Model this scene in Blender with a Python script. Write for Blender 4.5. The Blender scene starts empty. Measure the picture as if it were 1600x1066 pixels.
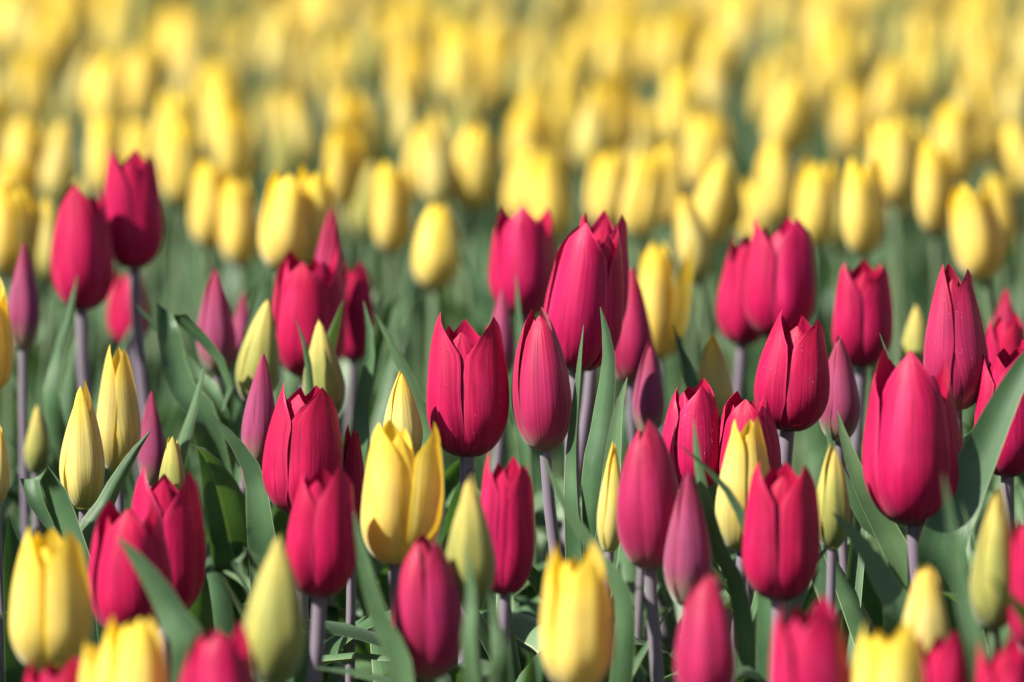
import bpy, math, random
import numpy as np

# ------------------------------------------------------------------ camera, sky, sun, exposure
sc = bpy.context.scene
FPX, CX, CY = 8889.0, 800.0, 533.0        # 200 mm lens on a 36 mm sensor, in photograph pixels
HC, PITCH, FOCUS = 0.82, math.atan(1240 / 8889.0), 2.97
cam = bpy.data.cameras.new('camera')
cam.lens, cam.sensor_width, cam.sensor_fit = 200, 36, 'HORIZONTAL'
cam.clip_start, cam.clip_end = 0.05, 2000
cam.dof.use_dof = True
cam.dof.focus_distance = FOCUS
cam.dof.aperture_fstop = 3.8
cam.dof.aperture_blades = 9
camo = bpy.data.objects.new('camera', cam)
sc.collection.objects.link(camo)
camo.location = (0, 0, HC)
camo.rotation_euler = (math.pi / 2 - PITCH, 0, 0)
sc.camera = camo

SUN_AZ, SUN_EL = math.radians(-113), math.radians(45)   # azimuth clockwise from +Y: left of and behind the camera
to_sun = np.array([math.sin(SUN_AZ) * math.cos(SUN_EL), math.cos(SUN_AZ) * math.cos(SUN_EL), math.sin(SUN_EL)])
world = bpy.data.worlds.new('World')
sc.world = world
world.use_nodes = True
wn = world.node_tree
bgn = wn.nodes.get('Background') or wn.nodes.new('ShaderNodeBackground')
sky = wn.nodes.new('ShaderNodeTexSky')
sky.sky_type = 'NISHITA'
sky.sun_disc = False
sky.sun_elevation = SUN_EL
sky.sun_rotation = SUN_AZ
wn.links.new(sky.outputs[0], bgn.inputs[0])
bgn.inputs[1].default_value = 0.05
sun = bpy.data.lights.new('sun', 'SUN')
sun.energy, sun.angle, sun.color = 5.0, math.radians(0.53), (1.0, 0.94, 0.84)
suno = bpy.data.objects.new('sun', sun)
sc.collection.objects.link(suno)
suno.rotation_euler = (math.pi / 2 - SUN_EL, 0, math.atan2(to_sun[1], to_sun[0]) + math.pi / 2)
suno.location = (-3, -2, 4)
vs = sc.view_settings
vs.view_transform, vs.look, vs.exposure, vs.gamma, vs.use_curve_mapping = 'Standard', 'None', 1.3, 1.0, False
sc.cycles.use_denoising = True
sc.cycles.max_bounces = 5
sc.cycles.diffuse_bounces = 4
sc.cycles.glossy_bounces = 2
sc.cycles.transmission_bounces = 3

rng = random.Random(11)
col = sc.collection

# ------------------------------------------------------------------ materials
def nodes_of(name):
    m = bpy.data.materials.new(name)
    m.use_nodes = True
    nt = m.node_tree
    for n in list(nt.nodes):
        nt.nodes.remove(n)
    return m, nt

def N(nt, kind, **kw):
    n = nt.nodes.new('ShaderNode' + kind)
    for k, v in kw.items():
        setattr(n, k, v)
    return n

def mix(nt, fac, a, b, mode='MIX'):
    n = N(nt, 'Mix', data_type='RGBA', blend_type=mode)
    for sock, v in ((n.inputs[0], fac), (n.inputs[6], a), (n.inputs[7], b)):
        if isinstance(v, bpy.types.NodeSocket):
            nt.links.new(v, sock)
        elif isinstance(v, (int, float)):
            sock.default_value = v
        else:
            sock.default_value = (*v, 1)
    return n.outputs[2]

def rangen(nt, v, a, b, c=0.0, d=1.0, smooth=True):
    n = N(nt, 'MapRange')
    if smooth:
        n.interpolation_type = 'SMOOTHSTEP'
    nt.links.new(v, n.inputs[0])
    for i, x in enumerate((a, b, c, d)):
        n.inputs[i + 1].default_value = x
    return n.outputs[0]

def math_n(nt, op, a, b=None):
    n = N(nt, 'Math', operation=op)
    for i, v in enumerate((a, b)):
        if v is None:
            continue
        if isinstance(v, bpy.types.NodeSocket):
            nt.links.new(v, n.inputs[i])
        else:
            n.inputs[i].default_value = v
    return n.outputs[0]

def streaks(nt, sx, sy, detail=4.0):
    """noise drawn out along the petal or leaf; returns (noise, u, v)"""
    uv = N(nt, 'UVMap')
    sep = N(nt, 'SeparateXYZ')
    nt.links.new(uv.outputs[0], sep.inputs[0])
    info = N(nt, 'ObjectInfo')
    comb = N(nt, 'CombineXYZ')
    nt.links.new(math_n(nt, 'MULTIPLY', sep.outputs[0], sx), comb.inputs[0])
    nt.links.new(math_n(nt, 'MULTIPLY', sep.outputs[1], sy), comb.inputs[1])
    nt.links.new(math_n(nt, 'MULTIPLY', info.outputs['Random'], 37.0), comb.inputs[2])
    nz = N(nt, 'TexNoise')
    nz.inputs['Scale'].default_value = 1.0
    nz.inputs['Detail'].default_value = detail
    nt.links.new(comb.outputs[0], nz.inputs['Vector'])
    return nz.outputs[0], sep.outputs[0], sep.outputs[1], info.outputs['Random']

def petal_mat(name, main, base, tip, edge, b0=0.0, b1=0.35, trans=0.3, tcol=None, rough=0.5, sheen=0.4, streak=0.22, mid=None):
    m, nt = nodes_of(name)
    nz, u, v, rnd = streaks(nt, 24, 1.5, 6)
    blot = N(nt, 'TexNoise')
    blot.inputs['Scale'].default_value = 55
    geo = N(nt, 'TexCoord')
    nt.links.new(geo.outputs['Object'], blot.inputs['Vector'])
    c = mix(nt, rangen(nt, v, 0.62, 1.0), main, tip)
    if mid is not None:        # paler or greener band up the middle of the petal
        um = math_n(nt, 'ABSOLUTE', math_n(nt, 'SUBTRACT', u, 0.5))
        f = math_n(nt, 'MULTIPLY', rangen(nt, um, 0.0, 0.3, 0.55, 0.0), rangen(nt, v, 0.15, 0.85, 1.0, 0.0))
        c = mix(nt, f, c, mid)
    ue = math_n(nt, 'ABSOLUTE', math_n(nt, 'SUBTRACT', u, 0.5))
    pt_ = streaks(nt, 5.0, 2.2, 3)[0]
    c = mix(nt, rangen(nt, pt_, 0.48, 0.72, 0.0, 0.55), c, edge)
    c = mix(nt, rangen(nt, ue, 0.42, 0.5, 0.0, 0.9), c, edge)
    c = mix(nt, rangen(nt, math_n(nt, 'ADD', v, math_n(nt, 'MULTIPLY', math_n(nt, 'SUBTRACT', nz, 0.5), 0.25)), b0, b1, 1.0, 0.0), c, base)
    g = rangen(nt, nz, 0.3, 0.7, 1.0 - streak, 1.0 + streak, False)
    nz2 = streaks(nt, 85, 2.2, 2)[0]
    g = math_n(nt, 'MULTIPLY', g, rangen(nt, nz2, 0.35, 0.65, 1.0 - streak * 0.6, 1.0 + streak * 0.6, False))
    g = math_n(nt, 'MULTIPLY', g, rangen(nt, blot.outputs[0], 0.3, 0.7, 0.9, 1.1, False))
    hs = N(nt, 'HueSaturation')
    nt.links.new(c, hs.inputs['Color'])
    nt.links.new(g, hs.inputs['Value'])
    nt.links.new(rangen(nt, rnd, 0, 1, 0.496, 0.504, False), hs.inputs['Hue'])
    col_out = hs.outputs[0]
    p = N(nt, 'BsdfPrincipled')
    nt.links.new(col_out, p.inputs['Base Color'])
    p.inputs['Roughness'].default_value = rough
    p.inputs['Specular IOR Level'].default_value = 0.22
    p.inputs['Sheen Weight'].default_value = sheen
    p.inputs['Sheen Roughness'].default_value = 0.45
    bmp = N(nt, 'Bump')
    bmp.inputs['Strength'].default_value = 0.28
    bmp.inputs['Distance'].default_value = 0.0012
    nt.links.new(nz, bmp.inputs['Height'])
    nt.links.new(bmp.outputs[0], p.inputs['Normal'])
    t = N(nt, 'BsdfTranslucent')
    nt.links.new(mix(nt, 1.0, col_out, tcol or (1, 1, 1), 'MULTIPLY'), t.inputs[0])
    ms = N(nt, 'MixShader')
    ms.inputs[0].default_value = trans
    nt.links.new(p.outputs[0], ms.inputs[1])
    nt.links.new(t.outputs[0], ms.inputs[2])
    o = N(nt, 'OutputMaterial')
    nt.links.new(ms.outputs[0], o.inputs[0])
    return m

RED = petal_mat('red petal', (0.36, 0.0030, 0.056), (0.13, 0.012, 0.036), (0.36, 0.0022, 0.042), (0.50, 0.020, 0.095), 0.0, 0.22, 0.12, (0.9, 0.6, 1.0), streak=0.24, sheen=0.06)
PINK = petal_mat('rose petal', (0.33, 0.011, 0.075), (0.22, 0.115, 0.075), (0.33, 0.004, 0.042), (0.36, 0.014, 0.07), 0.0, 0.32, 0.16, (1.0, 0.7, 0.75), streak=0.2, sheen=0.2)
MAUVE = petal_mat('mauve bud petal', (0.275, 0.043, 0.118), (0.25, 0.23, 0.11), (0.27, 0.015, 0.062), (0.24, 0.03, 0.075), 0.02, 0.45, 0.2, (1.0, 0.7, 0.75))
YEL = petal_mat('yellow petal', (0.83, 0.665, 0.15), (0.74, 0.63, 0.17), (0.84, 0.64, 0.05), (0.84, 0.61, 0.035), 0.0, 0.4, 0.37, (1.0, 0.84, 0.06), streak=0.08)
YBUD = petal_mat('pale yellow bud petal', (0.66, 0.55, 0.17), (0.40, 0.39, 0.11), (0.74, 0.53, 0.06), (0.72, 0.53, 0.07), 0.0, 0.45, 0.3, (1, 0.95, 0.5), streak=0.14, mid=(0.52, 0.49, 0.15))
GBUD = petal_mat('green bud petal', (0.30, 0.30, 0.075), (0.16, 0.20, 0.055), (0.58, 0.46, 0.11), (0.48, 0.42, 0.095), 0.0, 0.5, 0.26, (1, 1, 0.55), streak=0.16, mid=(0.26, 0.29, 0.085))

def leaf_mat(name, main, dark, rim, trans=0.22):
    m, nt = nodes_of(name)
    nz, u, v, rnd = streaks(nt, 46, 1.2, 3)
    blot = N(nt, 'TexNoise')
    blot.inputs['Scale'].default_value = 22
    blot.inputs['Detail'].default_value = 5
    tc = N(nt, 'TexCoord')
    nt.links.new(tc.outputs['Object'], blot.inputs['Vector'])
    c = mix(nt, rangen(nt, blot.outputs[0], 0.38, 0.66), main, dark)
    c = mix(nt, rangen(nt, nz, 0.35, 0.7, 0.0, 0.45), c, dark)
    ue = math_n(nt, 'ABSOLUTE', math_n(nt, 'SUBTRACT', u, 0.5))
    c = mix(nt, rangen(nt, ue, 0.465, 0.5, 0.0, 0.8), c, rim)
    c = mix(nt, rangen(nt, v, 0.0, 0.3, 0.5, 0.0), c, (0.16, 0.20, 0.09))
    hs = N(nt, 'HueSaturation')
    nt.links.new(c, hs.inputs['Color'])
    nt.links.new(rangen(nt, rnd, 0, 1, 0.85, 1.2, False), hs.inputs['Value'])
    nt.links.new(rangen(nt, rnd, 0, 1, 0.515, 0.485, False), hs.inputs['Hue'])
    p = N(nt, 'BsdfPrincipled')
    nt.links.new(hs.outputs[0], p.inputs['Base Color'])
    p.inputs['Roughness'].default_value = 0.4
    p.inputs['Specular IOR Level'].default_value = 0.5
    p.inputs['Sheen Weight'].default_value = 0.06
    bmp = N(nt, 'Bump')
    bmp.inputs['Strength'].default_value = 0.4
    bmp.inputs['Distance'].default_value = 0.001
    nt.links.new(nz, bmp.inputs['Height'])
    nt.links.new(bmp.outputs[0], p.inputs['Normal'])
    t = N(nt, 'BsdfTranslucent')
    nt.links.new(mix(nt, 1.0, hs.outputs[0], (1.1, 1.25, 0.35), 'MULTIPLY'), t.inputs[0])
    ms = N(nt, 'MixShader')
    ms.inputs[0].default_value = trans
    nt.links.new(p.outputs[0], ms.inputs[1])
    nt.links.new(t.outputs[0], ms.inputs[2])
    o = N(nt, 'OutputMaterial')
    nt.links.new(ms.outputs[0], o.inputs[0])
    return m

LEAF = leaf_mat('tulip leaf', (0.092, 0.178, 0.080), (0.045, 0.102, 0.042), (0.38, 0.46, 0.24), 0.26)

def stem_mat(name, c1, c2):
    m, nt = nodes_of(name)
    nz, u, v, rnd = streaks(nt, 20, 2.0, 3)
    c = mix(nt, rangen(nt, nz, 0.3, 0.7), c1, c2)
    p = N(nt, 'BsdfPrincipled')
    nt.links.new(c, p.inputs['Base Color'])
    p.inputs['Roughness'].default_value = 0.5
    p.inputs['Sheen Weight'].default_value = 0.2
    o = N(nt, 'OutputMaterial')
    nt.links.new(p.outputs[0], o.inputs[0])
    return m

PSTEM = stem_mat('purplish stem', (0.165, 0.125, 0.185), (0.135, 0.12, 0.13))
GSTEM = stem_mat('green stem', (0.105, 0.17, 0.07), (0.10, 0.14, 0.075))

def soil_mat():
    m, nt = nodes_of('dark garden soil')
    tc = N(nt, 'TexCoord')
    a = N(nt, 'TexNoise')
    a.inputs['Scale'].default_value = 30
    a.inputs['Detail'].default_value = 8
    nt.links.new(tc.outputs['Object'], a.inputs['Vector'])
    c = mix(nt, rangen(nt, a.outputs[0], 0.3, 0.7), (0.028, 0.020, 0.013), (0.085, 0.062, 0.042))
    p = N(nt, 'BsdfPrincipled')
    nt.links.new(c, p.inputs['Base Color'])
    p.inputs['Roughness'].default_value = 0.95
    b = N(nt, 'Bump')
    b.inputs['Strength'].default_value = 1.0
    b.inputs['Distance'].default_value = 0.02
    nt.links.new(a.outputs[0], b.inputs['Height'])
    nt.links.new(b.outputs[0], p.inputs['Normal'])
    o = N(nt, 'OutputMaterial')
    nt.links.new(p.outputs[0], o.inputs[0])
    return m

SOIL = soil_mat()

# ------------------------------------------------------------------ mesh helpers
def grid_faces(nv, nu, wrap=False):
    i = np.arange(nv - 1)[:, None]
    j = np.arange(nu if wrap else nu - 1)[None, :]
    jn = (j + 1) % nu
    return np.stack([i * nu + j, i * nu + jn, (i + 1) * nu + jn, (i + 1) * nu + j], -1).reshape(-1, 4)

def grid_uv(nv, nu):
    V, U = np.meshgrid(np.linspace(0, 1, nv), np.linspace(0, 1, nu), indexing='ij')
    return np.stack([U, V], -1).reshape(-1, 2)

def make_mesh(name, pieces, mats):
    """pieces: list of (verts n x 3, quads m x 4, uv n x 2, material index)"""
    V, F, U, MI, off = [], [], [], [], 0
    for v, f, uv, mi in pieces:
        V.append(v); F.append(f + off); U.append(uv); MI.append(np.full(len(f), mi)); off += len(v)
    V, F, U, MI = np.concatenate(V), np.concatenate(F), np.concatenate(U), np.concatenate(MI)
    me = bpy.data.meshes.new(name)
    me.vertices.add(len(V))
    me.vertices.foreach_set('co', V.astype(np.float32).ravel())
    me.loops.add(len(F) * 4)
    me.loops.foreach_set('vertex_index', F.astype(np.int32).ravel())
    me.polygons.add(len(F))
    me.polygons.foreach_set('loop_start', np.arange(0, len(F) * 4, 4, dtype=np.int32))
    me.polygons.foreach_set('material_index', MI.astype(np.int32))
    me.polygons.foreach_set('use_smooth', np.ones(len(F), dtype=bool))
    lay = me.uv_layers.new(name='UVMap')
    lay.data.foreach_set('uv', U[F.ravel()].astype(np.float32).ravel())
    for m in mats:
        me.materials.append(m)
    me.update(calc_edges=True)
    return me

def obj(name, me, parent=None):
    o = bpy.data.objects.new(name, me)
    col.objects.link(o)
    if parent is not None:
        o.parent = parent
    return o

def tag(o, label, cat=None, group=None, kind=None):
    o['label'] = label
    if cat: o['category'] = cat
    if group: o['group'] = group
    if kind: o['kind'] = kind
    return o

def sstep(a, b, x):
    t = np.clip((x - a) / (b - a), 0, 1)
    return t * t * (3 - 2 * t)

SHAPE = {   # t0: height of the belly, top: mouth radius, p: how late it narrows, wm: petal half width, cc: petal curl
    'cup':  dict(t0=0.34, top=0.66, p=1.9, wm=1.22, cc=0.74, ip=0.82, tip=1.15, flare=0.02),
    'egg':  dict(t0=0.36, top=0.26, p=1.9, wm=1.3, cc=0.82, ip=0.80, tip=1.0, flare=0.0),
    'half': dict(t0=0.34, top=0.52, p=1.8, wm=1.25, cc=0.77, ip=0.80, tip=1.15, flare=0.02),
    'bud':  dict(t0=0.33, top=0.08, p=1.5, wm=1.2, cc=0.88, ip=0.80, tip=0.95, flare=0.0),
    'slim': dict(t0=0.34, top=0.30, p=1.45, wm=1.05, cc=0.82, ip=0.84, tip=1.0, flare=0.03),
}

def petal(H, R, shape, inner, rs, nu=13, nv=20, jag=0.0, splay=0.0, wscale=1.0):
    """one petal with its middle facing +X, standing on the origin"""
    s = SHAPE[shape]
    v = np.linspace(0, 1, nv) ** 1.08
    h = H * (1 + rs.uniform(-0.07, 0.03)) * (0.93 if inner else 1.0)
    t = v ** 1.25
    t0, top = s['t0'], s['top'] * (1 + rs.uniform(-0.12, 0.12))
    low = np.sqrt(np.clip(1 - (1 - np.minimum(t, t0) / t0) ** 2, 0, 1))
    hi = 1 - (1 - top) * np.clip((t - t0) / (1 - t0), 0, 1) ** s['p']
    prof = np.where(t < t0, 0.10 + 0.90 * low, hi)
    if inner:
        prof = prof * s['ip']
    prof = prof + s['flare'] * sstep(0.85, 1.0, t) * (1 + rs.uniform(-1.5, 1.0)) 
    Rm = R * prof
    wm = R * s['wm'] * wscale * (0.95 if inner else 1.0) * (1 + rs.uniform(-0.06, 0.06))
    vb = 0.45
    fw = np.where(t < vb, 0.30 + 0.70 * np.sin(np.clip(t / vb, 0, 1) * math.pi / 2) ** 0.9,
                  (1 - np.clip((t - vb) / (1 - vb), 0, 1) ** 1.9) ** s['tip'])
    fw = np.maximum(fw, 0.012)
    W = wm * fw
    Rc = np.maximum(Rm * s['cc'], 0.004 * R)
    u = np.linspace(-1, 1, nu)
    U, T = np.meshgrid(u, t, indexing='ij')
    U, T = U.T, T.T
    phi = np.clip(W / Rc, 0, 1.36)[:, None] * U
    x = Rm[:, None] - Rc[:, None] * (1 - np.cos(phi))
    y = Rc[:, None] * np.sin(phi)
    nar = np.clip(fw * 1.6, 0, 1)[:, None]
    # uneven wrap: one edge lies over the neighbour, the other under it
    tw = rs.choice((-1, 1)) * 0 + 1
    x = x + tw * 0.085 * R * U * nar * sstep(0.1, 0.5, T)
    # middle crease and lengthwise furrows
    k1, k2, a1, a2 = rs.uniform(3, 5), rs.uniform(7, 11), rs.uniform(0, 6.3), rs.uniform(0, 6.3)
    env = np.sin(np.clip(T, 0, 1) * math.pi) ** 0.7
    x = x - 0.05 * R * np.exp(-(U / 0.15) ** 2) * env * rs.uniform(0.2, 1.1)
    x = x + R * env * (0.026 * np.sin(k1 * U + a1 + 2 * T) + 0.010 * np.sin(k2 * U + a2 + T))
    # waving edges, curled towards the tip
    b1, b2 = rs.uniform(0, 6.3), rs.uniform(5, 9)
    x = x + R * 0.045 * np.abs(U) ** 3 * np.sin(b2 * T + b1 + 2 * np.sign(U)) * sstep(0.25, 0.7, T) * nar
    x = x + R * rs.uniform(-0.02, 0.10) * sstep(0.6, 1.0, T) * np.abs(U) ** 2 * nar
    x = x - R * rs.uniform(-0.05, 0.10) * sstep(0.86, 1.0, T) * (0 if shape == 'bud' else 1)
    z = h * T
    if jag > 0:     # frayed upper margin
        n = np.array([rs.uniform(-1, 1) for _ in range(nu * nv)]).reshape(nv, nu)
        e = sstep(0.55, 0.9, np.abs(U)) * sstep(0.62, 0.85, T) * np.clip(fw * 2.5, 0, 1)[:, None] * 0.8
        z = z + jag * H * 0.03 * n * e
        x = x + jag * R * 0.05 * n * e
        y = y * (1 + jag * 0.07 * np.roll(n, 1, 0) * e)
    # sideways lean of the tip
    y = y + R * rs.uniform(-0.09, 0.09) * sstep(0.5, 1.0, T)
    P = np.stack([x, y, z], -1).reshape(-1, 3)
    a = splay + math.radians(rs.uniform(-1.0, 1.5)) * (0.3 if shape == 'bud' else 1)
    if a:
        # hinge the petal outwards about its foot
        ca, sa = math.cos(a), math.sin(a)
        X, Z = P[:, 0].copy(), P[:, 2].copy()
        P[:, 0] = X * ca + Z * sa
        P[:, 2] = Z * ca - X * sa
    return P, grid_faces(nv, nu), grid_uv(nv, nu)

def rotz(P, a):
    c, s = math.cos(a), math.sin(a)
    return np.stack([P[:, 0] * c - P[:, 1] * s, P[:, 0] * s + P[:, 1] * c, P[:, 2]], -1)

def frame_to(axis):
    z = axis / np.linalg.norm(axis)
    x = np.cross([0, 1, 0], z); x /= np.linalg.norm(x)
    y = np.cross(z, x)
    return np.stack([x, y, z], 0)      # rows: P_local @ M

def bloom_petals(H, R, shape, face, rs, axis=None, at=(0, 0, 0), nu=13, nv=20, jag=0.0, splay=None, n=6):
    """list of six petals (outer three first); face: degrees by which an outer petal is turned from facing -Y"""
    out = []
    for k in range(n):
        inner = k >= 3
        a = math.radians(-90 + face + 120 * (k % 3) + (60 if inner else 0)) + math.radians(rs.uniform(-6, 6))
        sp = splay.get(k, 0.0) if splay else 0.0
        P, F, U = petal(H, R, shape, inner, rs, nu, nv, jag, math.radians(sp))
        P = rotz(P, a)
        if axis is not None:
            P = P @ frame_to(axis)
        out.append((P + np.asarray(at), F, U))
    return out

def tube(path, r0, r1, ns=9):
    path = np.asarray(path, float)
    n = len(path)
    T = np.gradient(path, axis=0)
    T /= np.linalg.norm(T, axis=1)[:, None]
    X = np.cross(np.tile([0.0, 1.0, 0.0], (n, 1)), T); X /= np.linalg.norm(X, axis=1)[:, None]
    Y = np.cross(T, X)
    a = np.linspace(0, 2 * math.pi, ns, endpoint=False)
    r = np.linspace(r0, r1, n)[:, None, None]
    P = path[:, None, :] + r * (np.cos(a)[None, :, None] * X[:, None, :] + np.sin(a)[None, :, None] * Y[:, None, :])
    V, U = np.meshgrid(np.linspace(0, 1, n), np.linspace(0, 1, ns), indexing='ij')
    return P.reshape(-1, 3), grid_faces(n, ns, True), np.stack([U, V], -1).reshape(-1, 2)

def bez(p0, p1, p2, p3, n):
    t = np.linspace(0, 1, n)[:, None]
    return (1 - t) ** 3 * p0 + 3 * (1 - t) ** 2 * t * p1 + 3 * (1 - t) * t * t * p2 + t ** 3 * p3

def stem_path(foot, head, axis, n=12):
    foot, head = np.asarray(foot, float), np.asarray(head, float)
    L = np.linalg.norm(head - foot)
    ax = axis / np.linalg.norm(axis)
    return bez(foot - np.array([0, 0, 0.015]), foot + np.array([0, 0, L * 0.35]), head - ax * L * 0.3, head + ax * 0.002, n)

def leaf_profile(t):
    f = (1 - t) ** 0.72 * (0.5 + 1.25 * t)
    return np.maximum(f / 0.74, 0.02)

def leaf_surface(path, width, side, fold, wave, rs, nu=9, roll=0.0):
    """strip along path (base to tip); side: across vectors; fold: trough angle, positive lifts edges along tangent x side"""
    n = len(path)
    T = np.gradient(path, axis=0); T /= np.linalg.norm(T, axis=1)[:, None]
    S = side - (side * T).sum(1)[:, None] * T
    S /= np.linalg.norm(S, axis=1)[:, None]
    Nn = np.cross(T, S)
    t = np.linspace(0, 1, n)
    if roll:
        a = (roll * t)[:, None]
        S, Nn = S * np.cos(a) + Nn * np.sin(a), Nn * np.cos(a) - S * np.sin(a)
    w = width * leaf_profile(t)
    u = np.linspace(-1, 1, nu)
    ff = fold * (1 - 0.45 * t)
    ph, k = rs.uniform(0, 6.3), rs.uniform(9, 16)
    P = np.empty((n, nu, 3))
    for j, uu in enumerate(u):
        au = abs(uu)
        c, s = np.cos(ff * au ** 0.5), np.sin(ff * au ** 0.5)
        lift = w * (au ** 1.25) * s + wave * w * au ** 2 * np.sin(k * t + ph + (1.7 if uu > 0 else 0)) * np.sin(math.pi * t) 
        P[:, j] = path + S * (w * uu * c)[:, None] + Nn * lift[:, None]
    return P.reshape(-1, 3), grid_faces(n, nu), grid_uv(n, nu)

def grown_leaf(az, L, lean, curl, width, fold, rs, n=18, nu=7, start=0.0, wave=0.15):
    """a leaf sheathing the stem base, rising and arching outwards"""
    t = np.linspace(0, 1, n)
    psi = lean + curl * t ** 2.2
    d = np.stack([np.sin(psi), np.zeros(n), np.cos(psi)], -1) * (L / (n - 1))
    path = np.concatenate([[[0.003, 0, start]], np.array([[0.003, 0, start]]) + np.cumsum(d[:-1], 0)])
    side = np.tile([0.0, 1.0, 0.0], (n, 1))
    P, F, U = leaf_surface(path, width, side, -fold, wave, rs, nu, rs.uniform(-0.7, 0.7))
    return rotz(P, az), F, U

def at_px(x, y, d):
    fwd = np.array([0, math.cos(PITCH), -math.sin(PITCH)])
    up = np.array([0, math.sin(PITCH), math.cos(PITCH)])
    return np.array([0, 0, HC]) + d * (fwd + (x - CX) / FPX * np.array([1.0, 0, 0]) - (y - CY) / FPX * up)

def to_px(p):
    q = np.asarray(p, float) - np.array([0, 0, HC])
    d = q[1] * math.cos(PITCH) - q[2] * math.sin(PITCH)
    u = q[1] * math.sin(PITCH) + q[2] * math.cos(PITCH)
    return CX + FPX * q[0] / d, CY - FPX * u / d, d

# ------------------------------------------------------------------ the ground
gn = 60
gx = np.concatenate([[-600, -60, -8], np.linspace(-2.2, 2.2, gn), [8, 60, 600]])
gy = np.concatenate([[-600, -60, -4], np.linspace(1.0, 9.0, gn), [14, 60, 600]])
YY, XX = np.meshgrid(gy, gx, indexing='ij')
ZZ = 0.006 * np.sin(XX * 41 + 3 * np.sin(YY * 17)) * np.cos(YY * 37 + XX * 9) - 0.006
gv = np.stack([XX, YY, ZZ], -1).reshape(-1, 3)
V_, U_ = np.meshgrid(np.linspace(0, 1, len(gy)), np.linspace(0, 1, len(gx)), indexing='ij')
ground = obj('ground', make_mesh('ground', [(gv, grid_faces(len(gy), len(gx)), np.stack([U_, V_], -1).reshape(-1, 2), 0)], [SOIL]))
tag(ground, 'dark bare soil under the tulips', kind='structure')

# ------------------------------------------------------------------ tulips one can pick out, front bed
MAT = {'R': RED, 'P': PINK, 'M': MAUVE, 'Y': YEL, 'B': YBUD, 'G': GBUD}
NAME = {'R': 'red_tulip', 'P': 'red_tulip', 'M': 'mauve_tulip_bud', 'Y': 'yellow_tulip', 'B': 'yellow_tulip_bud', 'G': 'green_tulip_bud'}
GROUP = {'R': 'red tulips in the front bed', 'P': 'red tulips in the front bed', 'M': 'mauve tulip buds in the front bed',
         'Y': 'yellow tulips in the front bed', 'B': 'yellow tulip buds in the front bed', 'G': 'green tulip buds in the front bed'}
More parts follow.
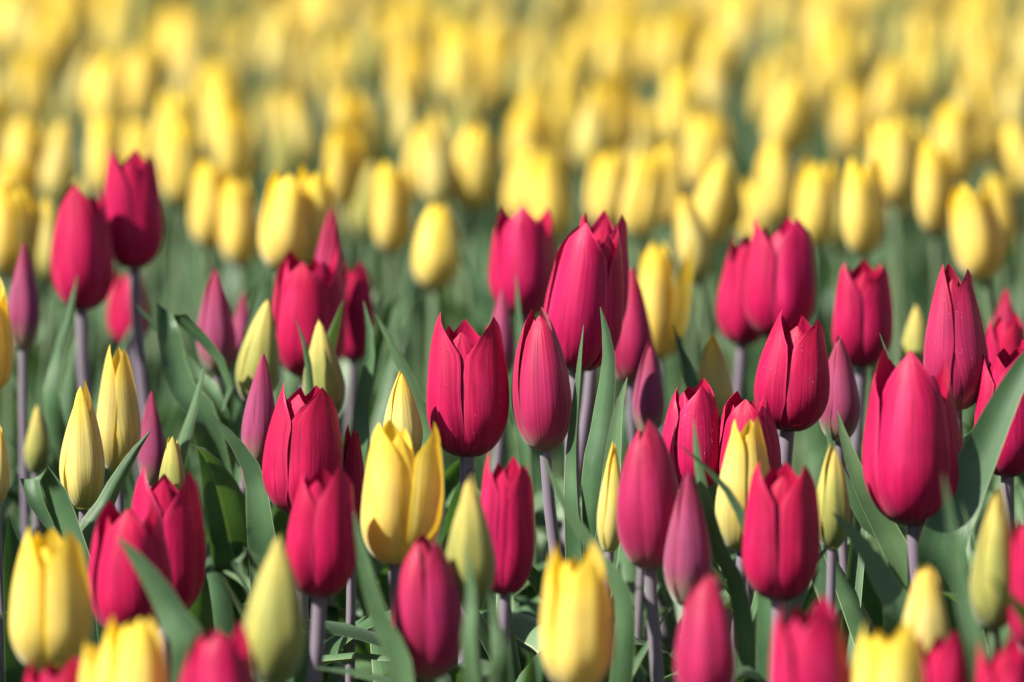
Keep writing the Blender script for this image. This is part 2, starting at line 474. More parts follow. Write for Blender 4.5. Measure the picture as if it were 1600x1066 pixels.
# key, colour, shape, tip x, tip y, foot x, foot y, width (photograph pixels), distance, turn of the petals, fray, label
T_ = [
 ('r1', 'R', 'cup', 208, 232, 210, 420, 92, 3.27, 62, 0, 'tallest red tulip, at far left, rising above its dark red neighbour'),
 ('r2', 'R', 'half', 132, 290, 128, 486, 96, 3.24, -8, 0, 'rosy red tulip touching the tallest red tulip on its left'),
 ('r3', 'R', 'half', 203, 420, 203, 540, 64, 3.42, 20, 0, 'small blurred red tulip hidden behind the stem of the tallest red tulip'),
 ('m4', 'M', 'bud', 38, 382, 36, 548, 52, 3.2, 40, 0, 'mauve bud at the left edge with a greenish foot'),
 ('y5', 'Y', 'half', -14, 436, -16, 615, 72, 3.08, 0, 0, 'deep yellow tulip cut off by the left edge, beside the mauve bud'),
 ('m6', 'M', 'bud', 338, 418, 340, 585, 62, 3.18, 0, 0, 'mauve bud left of the slanting green bud, pale leaf behind its tip'),
 ('m7', 'M', 'bud', 380, 456, 375, 575, 36, 3.28, 30, 0, 'thin mauve bud peeping out behind the slanting green bud'),
 ('g8', 'G', 'bud', 418, 466, 396, 632, 68, 3.13, 10, 0, 'yellow-green bud slanting to the right above the slender mauve bud'),
 ('r9', 'R', 'cup', 480, 390, 480, 590, 116, 3.19, -12, 0.5, 'broad red tulip with a mauve bud spike rising behind its right shoulder'),
 ('m10', 'P', 'bud', 520, 325, 512, 520, 56, 3.27, 25, 0, 'pointed rosy mauve bud spiking up behind the broad red tulip'),
 ('r11', 'R', 'half', 556, 408, 552, 565, 62, 3.3, 40, 0, 'soft red tulip just right of the rosy spike, above the leaf tips'),
 ('g12', 'G', 'bud', 497, 500, 510, 655, 66, 3.09, -10, 0, 'yellow-green bud with pale tip standing in front of the broad red tulip'),
 ('m13', 'M', 'bud', 413, 546, 402, 730, 54, 3.02, 30, 0, 'slender mauve bud with dark red tip left of the frayed red tulip'),
 ('m14', 'M', 'bud', 396, 620, 406, 785, 50, 3.06, 0, 0, 'pale mauve bud half hidden below the slender dark-tipped mauve bud'),
 ('r14', 'R', 'cup', 482, 600, 470, 806, 128, 2.98, 38, 0.7, 'red tulip with frayed crown directly behind a smaller red tulip'),
 ('r15', 'R', 'half', 504, 720, 500, 932, 110, 2.83, 52, 0, 'red tulip on a thick purple stem in front of the frayed red tulip'),
 ('p16', 'P', 'slim', 553, 666, 550, 830, 40, 3.0, 0, 0, 'narrow rosy bud squeezed between the frayed red tulip and the big yellow one'),
 ('y17', 'Y', 'half', 616, 660, 618, 882, 112, 2.86, -40, 0, 'large yellow tulip with one petal split away on its right'),
 ('b18', 'B', 'bud', 628, 580, 632, 720, 62, 2.98, 15, 0, 'pointed yellow bud rising behind the large split yellow tulip'),
 ('r19', 'P', 'egg', 660, 832, 672, 1062, 106, 2.76, 58, 0, 'rosy red closed tulip below the large split yellow tulip'),
 ('g20', 'G', 'bud', 732, 742, 738, 945, 78, 2.77, 20, 0, 'pale yellow-green bud leaning against the small-crowned red tulip'),
 ('r21', 'R', 'cup', 795, 706, 790, 930, 90, 2.86, 40, 0.5, 'red tulip with a small crown below the upright open red tulip'),
 ('r22', 'R', 'cup', 730, 490, 730, 714, 124, 3.0, 58, 0.25, 'upright open red tulip with two tall front petals and dewy edges, photo centre'),
 ('p23', 'P', 'egg', 842, 486, 852, 706, 90, 2.99, 4, 0, 'closed rosy egg-shaped tulip beside two upright leaves'),
 ('r24', 'R', 'cup', 820, 325, 818, 496, 106, 3.25, 5, 0, 'soft red tulip with three points behind the closed egg-shaped one'),
 ('r25', 'R', 'half', 926, 352, 900, 580, 122, 3.06, -14, 0.4, 'big slanting red tulip behind the two upright leaves'),
 ('r26', 'R', 'cup', 944, 325, 928, 540, 92, 3.11, 60, 0.3, 'jagged red tulip tips standing up behind the big slanting red tulip'),
 ('p26', 'P', 'bud', 986, 422, 985, 600, 72, 3.19, 20, 0, 'rosy tulip bud fading to grey green, right of the big slanting red tulip'),
 ('m27', 'M', 'bud', 1016, 533, 1012, 680, 50, 3.11, 0, 0, 'small pale mauve bud under the rosy bud that fades to grey green'),
 ('y28', 'Y', 'cup', 1028, 366, 1030, 560, 72, 3.38, -38, 0, 'blurred deep yellow tulip right of the rosy bud, apart from the far field'),
 ('g29', 'B', 'bud', 1112, 525, 1120, 660, 58, 3.14, 0, 0, 'soft yellow-green bud below the pair of blurred red tulips'),
 ('r30', 'R', 'half', 1172, 360, 1160, 540, 84, 3.28, 20, 0, 'left one of the overlapping pair of blurred red tulips'),
 ('r31', 'R', 'cup', 1222, 346, 1218, 530, 112, 3.22, 45, 0.3, 'right and taller one of the overlapping pair of blurred red tulips'),
 ('r32', 'R', 'half', 1250, 486, 1230, 674, 112, 3.0, 50, 0.2, 'dewy red tulip leaning right with a curled-in crown beside a shaded bud'),
 ('m33', 'M', 'bud', 1308, 520, 1312, 690, 66, 3.05, 30, 0, 'dark mauve bud in the shade of the dewy leaning red tulip'),
 ('r34', 'R', 'cup', 1348, 404, 1345, 574, 96, 3.18, 62, 0, 'soft red tulip with three blunt points between blurred pair and slender pointed one'),
 ('p35', 'P', 'slim', 1486, 408, 1494, 642, 98, 3.02, 58, 0, 'slender sharp-pointed red tulip with a dewy left petal above the largest red one'),
 ('p36', 'P', 'bud', 1570, 450, 1570, 600, 52, 3.26, 0, 0, 'blurred rosy tip at the right edge above a ragged red tulip'),
 ('r37', 'R', 'cup', 1574, 486, 1572, 640, 72, 3.16, 30, 0.3, 'red tulip at the right edge just below the blurred rosy tip'),
 ('r38', 'R', 'cup', 1578, 535, 1574, 745, 108, 3.02, 20, 0.7, 'ragged dewy red tulip at the right edge behind the broad leaf'),
 ('r39', 'R', 'half', 1428, 552, 1428, 822, 150, 2.89, -4, 0, 'largest red tulip, broad smooth front petal, on a grey stem'),
 ('r40', 'R', 'half', 1084, 594, 1082, 770, 98, 2.98, 24, 0.6, 'frayed dewy red tulip left of the split yellow bud'),
 ('r41', 'R', 'half', 1172, 614, 1166, 780, 104, 2.97, -10, 0.5, 'red tulip directly behind the split yellow bud'),
 ('b42', 'B', 'slim', 1168, 650, 1160, 862, 90, 2.9, 56, 0, 'pale yellow bud with split tip crossed by a slanting leaf'),
 ('p43', 'P', 'egg', 1006, 658, 1016, 890, 98, 2.85, 48, 0, 'closed dark red tulip with a fold on its right, next to slim pale bud'),
 ('b44', 'B', 'bud', 960, 690, 952, 864, 44, 2.9, 30, 0, 'slim pale yellow bud tucked against the closed dark red tulip'),
 ('m45', 'M', 'bud', 1072, 740, 1076, 948, 76, 2.84, 20, 0, 'large mauve bud with green foot left of the front red cup'),
 ('r46', 'R', 'cup', 1222, 720, 1218, 938, 120, 2.82, 50, 0, 'red cup-shaped tulip below the split yellow bud, central groove'),
 ('g47', 'G', 'bud', 1300, 690, 1300, 858, 58, 2.88, 20, 0, 'green bud between the red cup and the largest red tulip'),
 ('p48', 'P', 'egg', 1104, 893, 1104, 1112, 96, 2.64, 20, 0, 'blurred rosy tulip at the bottom edge below the large mauve bud'),
 ('r49', 'R', 'half', 1258, 938, 1278, 1160, 130, 2.58, 30, 0, 'blurred red tulip at the bottom edge below the red cup'),
 ('y50', 'Y', 'cup', 1388, 972, 1382, 1180, 124, 2.57, 30, 0.5, 'blurred deep yellow tulip with ragged rim cut by the bottom edge'),
 ('b51', 'B', 'slim', 1446, 876, 1444, 1060, 80, 2.66, 30, 0, 'blurred yellow bud with flat tip above the ragged yellow tulip'),
 ('r52', 'R', 'cup', 1472, 985, 1472, 1190, 92, 2.63, 20, 0, 'blurred dark red tulip at the bottom edge right of the ragged yellow one'),
 ('r53', 'R', 'cup', 1570, 1000, 1572, 1200, 96, 2.58, 40, 0, 'blurred red tulip in the bottom right corner'),
 ('g54', 'G', 'bud', 1554, 756, 1552, 985, 76, 2.71, 10, 0, 'tall yellow-green bud near the right edge behind grey-green leaf blades'),
 ('r55', 'R', 'half', 1608, 795, 1608, 1010, 70, 2.7, 10, 0, 'sliver of a red tulip cut off by the right edge beside the tall green bud'),
 ('y56', 'Y', 'half', 904, 848, 904, 1080, 114, 2.64, 10, 0, 'big blurred yellow tulip at the bottom edge below the slim pale bud'),
 ('g57', 'G', 'bud', 436, 838, 426, 1070, 98, 2.64, 20, 0, 'big blurred yellow-green bud at the bottom edge left of the thick purple stem'),
 ('r58', 'R', 'half', 344, 976, 336, 1190, 124, 2.57, 10, 0.3, 'blurred red tulip at the bottom edge left of the big green bud'),
 ('y59', 'Y', 'half', 214, 962, 210, 1170, 112, 2.6, 20, 0.4, 'blurred yellow tulip at the bottom edge beneath the slanting leaf'),
 ('y60', 'Y', 'slim', 142, 995, 150, 1180, 60, 2.61, 50, 0, 'narrow blurred yellow tulip at the bottom edge beside a broader yellow one'),
 ('y61', 'Y', 'half', 80, 822, 78, 1052, 124, 2.73, 55, 0, 'big yellow tulip at lower left with a deep groove down its front'),
 ('r61', 'R', 'half', 204, 778, 206, 998, 126, 2.81, -10, 0, 'rosy red tulip at lower left partly covered by a slanting leaf'),
 ('r62', 'R', 'cup', 258, 732, 258, 965, 122, 2.87, 64, 0.6, 'red tulip with jagged dewy crown behind the leaf-covered rosy red one'),
 ('g63', 'B', 'bud', 130, 598, 130, 796, 70, 2.99, 8, 0, 'yellow-green pointed bud on a dark stem, left of the twin-tipped yellow bud'),
 ('b64', 'B', 'slim', 184, 542, 184, 738, 70, 3.04, 56, 0, 'pale yellow bud with twin open tips at left'),
 ('m65', 'M', 'bud', 238, 612, 240, 760, 46, 3.1, 10, 0, 'small dull mauve bud right of the twin-tipped yellow bud'),
 ('g66', 'G', 'slim', 270, 680, 270, 800, 44, 2.99, 10, 0, 'small green bud just above the jagged dewy red crown'),
 ('g67', 'G', 'bud', 60, 636, 56, 740, 40, 3.18, 0, 0, 'little blurred pale green bud at left behind the pointed yellow-green bud'),
 ('g68', 'B', 'egg', -4, 664, -6, 790, 40, 2.94, 0, 0, 'pale yellow bud sliver cut off by the left edge above the big yellow tulip'),
 ('r69', 'R', 'cup', 92, 1022, 92, 1200, 110, 2.62, 30, 0, 'dark red tulip in the bottom left corner below the big yellow tulip'),
 ('m70', 'M', 'bud', 784, 448, 784, 590, 44, 3.2, 10, 0, 'blurred greyish mauve bud in front of the three-pointed soft red tulip'),
 ('g71', 'G', 'bud', 1432, 478, 1430, 600, 48, 3.26, 10, 0, 'blurred pale green bud behind the slender sharp-pointed red tulip'),
]
# leaves one can pick out: owner, width (px), distance, trough angle, roll, then points from tip to base in photograph pixels
LV = [
 ('p23', 27, 2.97, 0.9, 0.3, [(938, 480), (950, 560), (936, 680), (926, 800)]),
 ('p23', 22, 2.98, 1.0, -0.5, [(912, 508), (906, 600), (898, 720), (906, 860)]),
 ('b44', 17, 2.84, 0.5, 0.2, [(848, 712), (882, 790), (928, 866), (975, 990)]),
 ('r38', 38, 2.88, 0.5, 0.5, [(1650, 500), (1592, 585), (1540, 690), (1495, 800), (1478, 900)]),
 ('r61', 36, 2.72, 0.6, 0.3, [(183, 838), (226, 890), (268, 960), (300, 1060)]),
 ('r19', 22, 2.75, 0.5, 0.4, [(553, 800), (572, 890), (600, 985), (630, 1075)]),
 ('g20', 20, 2.68, 0.6, 0.0, [(724, 845), (738, 930), (738, 1060)]),
 ('r21', 24, 2.74, 0.5, 0.2, [(764, 925), (776, 985), (780, 1075)]),
 ('g54', 18, 2.66, 0.6, 0.3, [(1474, 742), (1488, 830), (1508, 950), (1535, 1070)]),
 ('g54', 14, 2.76, 0.6, -0.4, [(1502, 785), (1535, 880), (1572, 985)]),
 ('r46', 17, 2.86, 0.7, 0.3, [(1084, 655), (1092, 740), (1118, 850), (1160, 985)]),
 ('r46', 19, 2.83, 0.7, -0.6, [(1054, 690), (1108, 732), (1152, 785), (1186, 870), (1200, 960)]),
 ('r39', 24, 2.94, 0.5, 0.5, [(1308, 643), (1324, 700), (1350, 765), (1395, 850), (1418, 930)]),
 ('r39', 17, 2.95, 0.7, 0.2, [(1288, 656), (1310, 735), (1352, 815), (1400, 900)]),
 ('g47', 32, 2.83, 0.3, 0.8, [(1300, 800), (1345, 850), (1385, 920), (1400, 1010)]),
 ('g63', 30, 2.94, 0.7, -0.3, [(96, 850), (52, 775), (50, 733), (78, 760), (104, 840), (118, 920)]),
 ('b64', 24, 2.97, 0.9, 0.4, [(236, 672), (205, 715), (160, 800), (140, 890)]),
 ('m65', 17, 3.06, 0.7, 0.2, [(321, 566), (302, 640), (272, 735), (262, 800)]),
 ('m6', 23, 3.1, 0.8, 0.5, [(345, 648), (358, 600), (330, 548), (290, 510), (262, 478), (258, 490), (280, 600), (330, 700)]),
 ('r3', 19, 3.14, 0.6, 0.3, [(212, 476), (258, 528), (310, 590), (345, 680)]),
 ('m13', 28, 3.0, 0.6, 0.4, [(328, 648), (366, 688), (398, 745), (412, 850)]),
 ('r2', 17, 3.17, 0.6, 0.2, [(121, 430), (106, 500), (84, 590), (90, 680)]),
 ('g8', 14, 3.19, 0.9, 0.3, [(416, 412), (402, 470), (380, 560), (376, 640)]),
 ('g12', 13, 3.07, 0.9, 0.1, [(462, 500), (480, 555), (486, 650), (490, 760)]),
 ('r11', 22, 3.1, 0.9, -0.3, [(568, 470), (580, 540), (566, 640), (560, 760)]),
 ('b18', 20, 3.08, 0.7, 0.4, [(586, 490), (612, 540), (650, 630), (676, 740)]),
 ('g47', 14, 2.98, 0.9, 0.5, [(1374, 520), (1386, 560), (1380, 640), (1350, 760)]),
 ('r24', 14, 3.16, 0.6, 0.1, [(806, 428), (812, 520), (816, 650), (820, 760)]),
 ('y28', 16, 3.4, 0.5, 0.2, [(708, 368), (738, 440), (770, 520), (800, 620)]),
 ('g29', 21, 3.13, 0.6, 0.2, [(1052, 508), (1076, 580), (1102, 660), (1110, 760)]),
 ('g57', 20, 2.82, 0.9, -0.6, [(398, 950), (366, 872), (378, 858), (400, 900), (404, 980)]),
 ('g20', 26, 2.8, 0.7, 0.5, [(795, 928), (840, 952), (880, 1000), (860, 1090)]),
 ('m4', 18, 3.24, 0.5, 0.2, [(0, 560), (40, 620), (70, 700), (90, 800)]),
 ('r22', 24, 3.06, 0.5, 0.3, [(790, 640), (800, 720), (790, 800), (780, 900)]),
 ('r15', 26, 2.84, 0.6, 0.3, [(380, 855), (430, 905), (450, 980), (480, 1080)]),
 ('r22', 24, 2.95, 0.6, -0.3, [(980, 590), (965, 650), (955, 760), (940, 900)]),
]
SPLAY = {'y28': {1: 8.0}, 'y17': {1: 9.0, 3: 2.0}, 'r22': {1: 2.0, 0: 2.0}}
heroes = {}
DEWY = {'r22': 0.5, 'r32': 0.7, 'p35': 0.7, 'r38': 0.8, 'r40': 1.0, 'r62': 0.5, 'r26': 0.4}
def dew(P, nu, nv, rs, n):
    """small drops clinging to the upper half of one petal"""
    G = P.reshape(nv, nu, 3)
    out = []
    a, b = np.meshgrid(np.linspace(0, 2 * math.pi, 6, endpoint=False), np.linspace(0.05, math.pi * 0.5, 4))
    cap = np.stack([np.sin(b) * np.cos(a), np.sin(b) * np.sin(a), np.cos(b)], -1).reshape(-1, 3)
    ctr = G.mean((0, 1)); ctr = G[0, nu // 2] * 0.6 + G[-1, nu // 2] * 0.4
    for _ in range(n):
        i = min(nv - 6, int(nv * (0.85 - abs(rs.gauss(0, 0.25)))))
        j = rs.choice((int(rs.triangular(0, nu - 1, 0)), int(rs.triangular(0, nu - 1, nu - 1)), rs.randrange(nu - 1)))
        i, j = max(4, i), min(nu - 2, j)
        fu, fv = rs.random(), rs.random()
        p = G[i, j] * (1 - fu) * (1 - fv) + G[i, j + 1] * fu * (1 - fv) + G[i + 1, j] * (1 - fu) * fv + G[i + 1, j + 1] * fu * fv
        nrm = np.cross(G[i, j + 1] - G[i, j], G[i + 1, j] - G[i, j])
        ln = np.linalg.norm(nrm)
        if ln < 1e-12:
            continue
        nrm /= ln
        if nrm[1] > 0:
            nrm = -nrm
        r_ = 0.00009 + 0.00015 * rs.random() ** 2
        out.append((cap * np.array([r_, r_, r_ * 0.75]) @ frame_to(nrm + np.array([1e-4, 0, 2e-4])) + p, grid_faces(4, 6, True), np.zeros((24, 2)), 0))
    return out
dm, dnt = nodes_of('dew')
dp = N(dnt, 'BsdfPrincipled')
dp.inputs['Base Color'].default_value = (0.62, 0.20, 0.30, 1)
dp.inputs['Roughness'].default_value = 0.3
dp.inputs['Specular IOR Level'].default_value = 0.8
dnt.links.new(dp.outputs[0], N(dnt, 'OutputMaterial').inputs[0])
for (key, c, shape, tx, ty, bx, by, w, d, face, jag, label) in T_:
    rs = random.Random('tulip' + key)
    if d < 2.8:
        d = 2.8 - (2.8 - d) * 0.75
    head, top = at_px(bx, by, d), at_px(tx, ty, d)
    axis = top - head
    H = np.linalg.norm(axis)
    axis[1] = H * rs.uniform(-0.05, 0.10)
    axis[2] = math.sqrt(max(H * H - axis[0] ** 2 - axis[1] ** 2, 1e-6))
    R = w / FPX * d / 2 * (1.03 if shape in ('bud', 'slim', 'cup') else 1.07)
    lean = head[2] * 0.15
    foot = np.array([head[0] - axis[0] * 0.6 + rs.uniform(-lean, lean), head[1] + rs.uniform(-lean, lean) * 0.7, 0.0])
    root = bpy.data.objects.new(NAME[c], None)
    root.empty_display_size = 0.02
    col.objects.link(root)
    root.location = foot
    tag(root, label, 'tulip', GROUP[c])
    for P, F, U in bloom_petals(H * 1.01, R, shape, face, rs, axis, head - foot, 15, 24, jag, SPLAY.get(key)):
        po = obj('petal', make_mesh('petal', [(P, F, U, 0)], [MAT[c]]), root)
        if key in DEWY:
            do = obj('dew_drops', make_mesh('dew_drops', dew(P, 15, 24, rs, int(60 * DEWY[key])), [dm]), po)
            do['kind'] = 'stuff'
    sr = max(0.0024, min(0.0038, R * 0.19))
    P, F, U = tube(stem_path((0, 0, 0), head - foot, axis), sr * 1.25, sr, 10)
    obj('stem', make_mesh('stem', [(P, F, U, 0)], [GSTEM if c == 'G' and rs.random() < 0.6 else PSTEM]), root)
    heroes[key] = (root, foot, head)
    nl = 7
    a0 = rs.uniform(0, 6.3)
    for k in range(nl):
        cap = max(0.16, head[2] * (1.03 - 0.085 * k))
        lean_, curl = math.radians(rs.uniform(4, 30)), math.radians(rs.choice((15, 30, 50, 80, 120)))
        L = cap * rs.uniform(0.82, 1.0) / (math.cos(lean_) * (1 - 0.12 * curl))
        P, F, U = grown_leaf(a0 + k * 2.4 + rs.uniform(-.3, .3), L, lean_, curl, rs.uniform(0.012, 0.021), rs.uniform(0.5, 1.0), rs, 20, 9, 0.0)
        obj('leaf', make_mesh('leaf', [(P, F, U, 0)], [LEAF]), root)

def smooth_through(pts, n):
    pts = np.asarray(pts, float)
    ext = np.vstack([2 * pts[0] - pts[1], pts, 2 * pts[-1] - pts[-2]])
    out = []
    for i in range(1, len(ext) - 2):
        p0, p1, p2, p3 = ext[i - 1:i + 3]
        for t in np.linspace(0, 1, 12, endpoint=False):
            out.append(0.5 * (2 * p1 + (p2 - p0) * t + (2 * p0 - 5 * p1 + 4 * p2 - p3) * t * t + (3 * p1 - p0 - 3 * p2 + p3) * t ** 3))
    out.append(pts[-1])
    out = np.array(out)
    s = np.concatenate([[0], np.cumsum(np.linalg.norm(np.diff(out, axis=0), axis=1))])
    q = np.linspace(0, s[-1], n)
    return np.stack([np.interp(q, s, out[:, k]) for k in range(3)], -1)

for i, (own, w, d, fold, roll, pts) in enumerate(LV):
    rs = random.Random('leaf%d' % i)
    root, foot, head = heroes[own]
    pp = [at_px(x, y, d) for x, y in pts]
    low = pp[-1]
    base = np.array([foot[0], foot[1], 0.0])
    # from the lowest point seen, run on down to the foot of its own plant
    if low[2] > 0.04:
        pp.append(low * 0.45 + base * 0.55 + np.array([0, 0, -0.02 * low[2]]))
    pp.append(base)
    path = smooth_through(pp[::-1], 34) - foot
    side = np.tile([1.0, 0.0, 0.0], (34, 1)) + np.array([0, rs.uniform(-0.9, 0.0), 0])
    P, F, U = leaf_surface(path, w / FPX * d * 1.4, side, fold * 0.8 * rs.choice((-1, 1)), 0.16, rs, 11, roll)
    obj('leaf', make_mesh('leaf', [(P, F, U, 0)], [LEAF]), root)

# ------------------------------------------------------------------ the yellow field behind: simpler tulips, each still its own plant
PROTO = []
for k in range(16):
    rs = random.Random('proto%d' % k)
    bud = k >= 9
    c = GBUD if k in (10, 12, 14) else (YBUD if bud else YEL)
    H, R = (0.058, 0.0138) if bud else (0.059, 0.0172)
    shape = 'bud' if k in (9, 10, 12, 14) else 'slim' if bud else rs.choice(('half', 'cup', 'half', 'egg'))
    axis = np.array([rs.uniform(-.24, .24), rs.uniform(-.2, .2), 1.0])
    head = np.array([rs.uniform(-.02, .02), rs.uniform(-.02, .02), 0.385])
    pt = bloom_petals(H, R, shape, rs.uniform(0, 120), rs, axis, head, 7, 11, 0.0)
    fl = make_mesh('flower_head', [(*x, 0) for x in pt], [c])
    st = tube(stem_path((0, 0, 0), head, axis, 7), 0.0042, 0.0034, 6)
    stem = make_mesh('stem', [(*st, 0)], [GSTEM])
    lfs = []
    for q in range(4):
        lean_, curl = math.radians(rs.uniform(4, 18)), math.radians(rs.choice((15, 30, 60)))
        lfs.append(grown_leaf(q * 1.7 + rs.uniform(0, 1), (0.425 - 0.045 * q) * rs.uniform(0.9, 1.03), lean_, curl, rs.uniform(0.011, 0.018), 0.7, rs, 11, 5))
    PROTO.append(dict(fl=fl, stem=stem, leaf=[make_mesh('leaf', [(*x, 0)], [LEAF]) for x in lfs], head=head, H=H, R=R, bud=bud,
                      c=c, raw=(pt, st, lfs)))

def field_tulip(x, y, k, a, s, label, group):
    p = PROTO[k]
    root = bpy.data.objects.new('green_tulip_bud' if p['c'] is GBUD else 'yellow_tulip_bud' if p['bud'] else 'yellow_tulip', None)
    root.empty_display_size = 0.02
    col.objects.link(root)
    root.location, root.rotation_euler, root.scale = (x, y, 0), (0, 0, a), s
    tag(root, label, 'tulip', group)
    obj('flower_head', p['fl'], root)
    obj('stem', p['stem'], root)
    for m in p['leaf']:
        obj('leaf', m, root)
    return root

# the nearer flowers of the field: tip x, tip y, foot y, width, bud?, label
NEAR = [
 (15, 318, 432, 80, 0, 'blurred deep yellow tulip at the left edge above the mauve bud'),
 (75, 335, 445, 52, 1, 'pale blurred yellow bud between left-edge mauve bud and rosy red tulip'),
 (30, 200, 305, 62, 0, 'blurred yellow tulip at the left edge, level with the tallest red tulip'),
 (82, 195, 320, 48, 1, 'pale greenish blurred bud left of the tallest red tulip'),
 (168, 178, 310, 62, 0, 'blurred yellow tulip up left behind the tallest red tulip'),
 (226, 188, 305, 62, 0, 'blurred yellow tulip showing right above the tips of the tallest red tulip'),
 (284, 188, 322, 68, 0, 'blurred yellow tulip right beside the tallest red tulip'),
 (372, 162, 292, 66, 0, 'tall blurred yellow tulip, second one right of the tallest red tulip'),
 (326, 282, 388, 62, 0, 'blurred yellow tulip low between tallest red tulip and mauve bud with pale leaf'),
 (377, 305, 415, 55, 0, 'blurred pale yellow tulip above the slanting green bud'),
 (440, 300, 425, 84, 0, 'broad blurred yellow tulip behind the broad red tulip'),
 (488, 308, 420, 62, 0, 'blurred deep yellow tulip left of the rosy spike'),
 (546, 162, 260, 60, 0, 'blurred yellow tulip up above the rosy spike'),
 (538, 232, 322, 60, 0, 'blurred yellow tulip just above the rosy spike'),
 (484, 185, 265, 50, 1, 'blurred pale green bud up left of the rosy spike'),
 (445, 200, 300, 50, 1, 'blurred pale green bud above the broad yellow one behind the red tulip'),
 (612, 262, 396, 62, 0, 'blurred cream yellow tulip left of the lowest blurred yellow tulip'),
 (576, 280, 375, 38, 1, 'thin blurred greenish bud right of the rosy spike'),
 (660, 188, 312, 72, 0, 'blurred bright yellow tulip left of the brightest blurred tulip'),
 (692, 252, 325, 50, 1, 'small blurred yellow bud between two bright yellow tulips'),
 (738, 184, 328, 78, 0, 'brightest blurred yellow tulip, cream left side, above upright open red tulip'),
 (680, 320, 454, 80, 0, 'lowest blurred yellow tulip, right above the upright open red tulip'),
 (866, 262, 372, 72, 0, 'blurred yellow tulip between the two soft red tulips at centre'),
 (814, 268, 350, 52, 0, 'blurred yellow tulip above the three-pointed soft red tulip'),
 (994, 252, 372, 68, 0, 'blurred yellow tulip right above the jagged red tips'),
 (1044, 250, 355, 68, 0, 'blurred yellow tulip above the deep yellow tulip right of centre'),
 (1106, 208, 302, 80, 0, 'blurred yellow tulip up left of the blurred red pair'),
 (966, 178, 245, 76, 0, 'round blurred yellow tulip high above the jagged red tips'),
 (1066, 148, 230, 66, 0, 'blurred yellow tulip high above and left of the blurred red pair'),
 (1102, 300, 385, 52, 0, 'blurred yellow tulip touching the blurred red pair on its upper left'),
 (1142, 288, 362, 50, 1, 'blurred yellow bud above the left tulip of the red pair'),
 (1094, 340, 440, 46, 1, 'blurred green bud left of the blurred red pair'),
 (1216, 250, 350, 66, 0, 'blurred yellow tulip directly above the blurred red pair'),
 (1222, 178, 245, 76, 0, 'blurred yellow tulip high above the blurred red pair'),
 (1336, 135, 245, 62, 0, 'blurred yellow tulip high above the three blunt red points'),
 (1390, 112, 205, 70, 0, 'high blurred yellow tulip up right of the three blunt red points'),
 (1398, 208, 322, 76, 0, 'rounded bright blurred yellow tulip above the slender sharp-pointed red one'),
 (1350, 285, 400, 60, 0, 'blurred yellow tulip directly above the three blunt red points'),
 (1272, 300, 385, 46, 0, 'blurred yellow tulip right of the blurred red pair'),
 (1312, 300, 385, 42, 1, 'blurred green bud up left of the three blunt red points'),
 (1464, 248, 365, 62, 0, 'blurred yellow tulip above the tips of the slender sharp-pointed red one'),
 (1494, 192, 290, 70, 0, 'blurred yellow tulip high above the slender sharp-pointed red one'),
 (1540, 290, 438, 82, 0, 'big blurred yellow tulip right of the slender sharp-pointed red one'),
 (1594, 198, 315, 62, 0, 'blurred yellow tulip at the right edge above the big blurred yellow one'),
 (1536, 158, 255, 68, 0, 'blurred yellow tulip high near the right edge'),
 (215, 98, 180, 72, 0, 'round blurred yellow tulip high above the tallest red tulip'),
 (720, 72, 165, 70, 0, 'blurred yellow tulip high above the brightest blurred tulip'),
]
frs = random.Random('field')
placed, NF = [], 0
for (x, ty, by, w, bud, label) in NEAR:
    zb = 0.378 + frs.uniform(-0.02, 0.02)
    d = (HC - zb) / (math.sin(PITCH) + (by - CY) / FPX * math.cos(PITCH))
    k = frs.choice((9, 11, 13, 15, 10)) if bud else frs.randrange(9)
    p = PROTO[k]
    b = at_px(x, by, d)
    Hn = (by - ty) / FPX * d
    s = min(1.35, max(0.8, Hn / p['H']))
    sw = min(1.4, max(0.8, w / FPX * d / 2 / p['R'] * 1.0))
    sz = b[2] / p['head'][2]
    a = frs.uniform(0, 6.3)
    ca, sa = math.cos(a), math.sin(a)
    hx, hy = p['head'][0] * sw, p['head'][1] * sw
    X, Y = b[0] - (hx * ca - hy * sa), b[1] - (hx * sa + hy * ca)
    field_tulip(X, Y, k, a, (sw, sw, sz), label, 'yellow tulips in the field behind')
    placed.append((X, Y)); NF += 1
for (root, foot, head) in heroes.values():
    placed.append((foot[0], foot[1]))

ROWS = ('nearest rows', 'middle rows', 'far rows', 'farthest rows in view')
cand = []
tries = 0
pts = list(placed)
cell = {}
def key_of(x, y): return (int(math.floor(x / 0.08)), int(math.floor(y / 0.08)))
for p in pts:
    cell.setdefault(key_of(*p), []).append(p)
def free(x, y, r):
    i, j = key_of(x, y)
    for a in range(i - 1, i + 2):
        for b in range(j - 1, j + 2):
            for q in cell.get((a, b), ()):
                if (q[0] - x) ** 2 + (q[1] - y) ** 2 < r * r:
                    return False
    return True
while tries < 42000:
    tries += 1
    x, y = frs.uniform(-1.35, 1.35), frs.uniform(1.9, 8.2)
    half = 0.09 * y
    if y < 3.68 and abs(x) < half + 0.045:
        continue                                   # the front bed is planted one by one above
    if y < 3.15 and x < 0 and -x < half + 0.14:
        continue
    if y < 2.5 and abs(x) < half + 0.07:
        continue
    if not free(x, y, 0.074 if 3.4 < y < 4.3 else 0.056):
        continue
    cell.setdefault(key_of(x, y), []).append((x, y))
    cand.append((x, y))
cand.sort(key=lambda p: p[1])
pieces, todo, n_far = [], [], 0
MIDX = {id(YEL): 0, id(YBUD): 1, id(GBUD): 2, id(RED): 5}
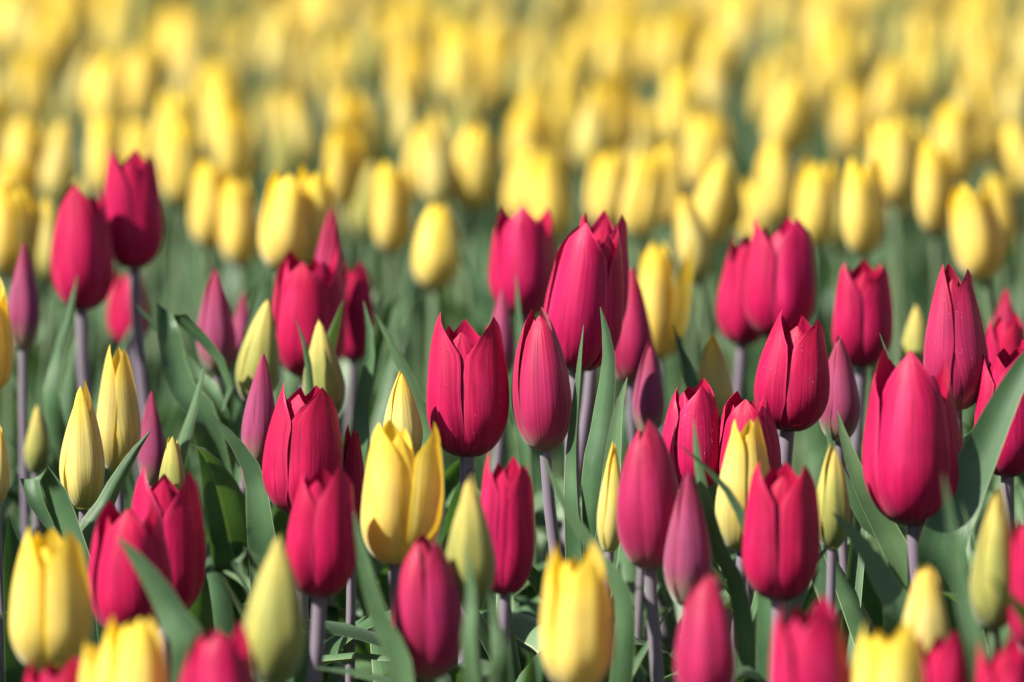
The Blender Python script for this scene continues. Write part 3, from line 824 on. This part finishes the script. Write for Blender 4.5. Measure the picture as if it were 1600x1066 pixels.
for (x, y) in cand:
    k = frs.choice((9, 10, 12, 14, 11, 2)) if 3.4 < y < 4.3 and frs.random() < 0.4 else frs.randrange(16)
    a = frs.uniform(0, 6.3)
    s = frs.uniform(0.72, 1.0)
    sz = frs.uniform(0.88, 1.06)
    X, Y, d = to_px((x, y, 0.385 * sz + 0.03))
    shown = -40 < X < 1640 and -60 < Y < 480 and y > 3.6
    if shown and NF < 238:
        NF += 1
        todo.append((x, y, k, a, (s, s, sz), X, Y))
        continue
    pt, st, lfs = PROTO[k]['raw']
    cm = MIDX[id(PROTO[k]['c'])]
    if y < 3.45 and frs.random() < 0.55:
        cm = 5
    sc3 = np.array([s, s, sz]) if y > 2.6 else np.array([s, s, sz * 0.8])
    for P, F, U in pt:
        pieces.append((rotz(P * sc3, a) + (x, y, 0), F, U, cm))
    pieces.append((rotz(st[0] * sc3, a) + (x, y, 0), st[1], st[2], 3))
    for P, F, U in lfs:
        pieces.append((rotz(P * sc3, a) + (x, y, 0), F, U, 4))
    n_far += 1
MARK = [(0, 'left-edge mauve bud'), (130, 'rosy red tulip'), (215, 'tallest red tulip'), (340, 'pale-leafed mauve bud'), (480, 'broad red tulip'),
        (560, 'rosy spike'), (650, 'split yellow tulip'), (735, 'open centre red tulip'), (820, 'three-pointed red tulip'), (930, 'slanting red tulip'),
        (1030, 'deep yellow tulip'), (1130, 'soft green bud'), (1220, 'blurred red pair'), (1345, 'three blunt red points'), (1430, 'largest red tulip'),
        (1495, 'slender pointed red tulip'), (1590, 'ragged right-edge red tulip')]
ORD = {2: ('left one', 'right one'), 3: ('left one', 'middle one', 'right one')}
cells = {}
for q in todo:
    p, X, Y = PROTO[q[2]], q[5], q[6]
    row = ('last row', 'seventh row', 'sixth row', 'fifth row', 'fourth row', 'third row', 'second row', 'first row')[sum(Y > q_ for q_ in (15, 50, 90, 130, 180, 235, 300))]
    mark = min(MARK, key=lambda m: abs(m[0] - X))[1]
    what = 'pale green bud' if p['c'] is GBUD else 'pale yellow bud' if p['bud'] else 'yellow tulip'
    cells.setdefault((what, row, mark), []).append(q)
for (what, row, mark), qs in cells.items():
    qs.sort(key=lambda q: q[5])
    for i, q in enumerate(qs):
        tail = ', ' + ORD[len(qs)][i] if len(qs) in ORD else ', %s from left' % ('first', 'second', 'third', 'fourth', 'fifth', 'sixth', 'seventh', 'eighth', 'ninth', 'tenth')[min(i, 9)] if len(qs) > 3 else ''
        field_tulip(*q[:5], 'blurred %s, %s of field above %s%s' % (what, row, mark, tail), 'yellow tulips in the field behind')
rest = obj('tulip_field', make_mesh('tulip_field', pieces, [YEL, YBUD, GBUD, GSTEM, LEAF, RED]))
tag(rest, 'mass of blurred yellow tulips running on behind and beside the bed', 'tulips', kind='stuff')
print('heroes', len(heroes), 'field', NF, 'rest', n_far)
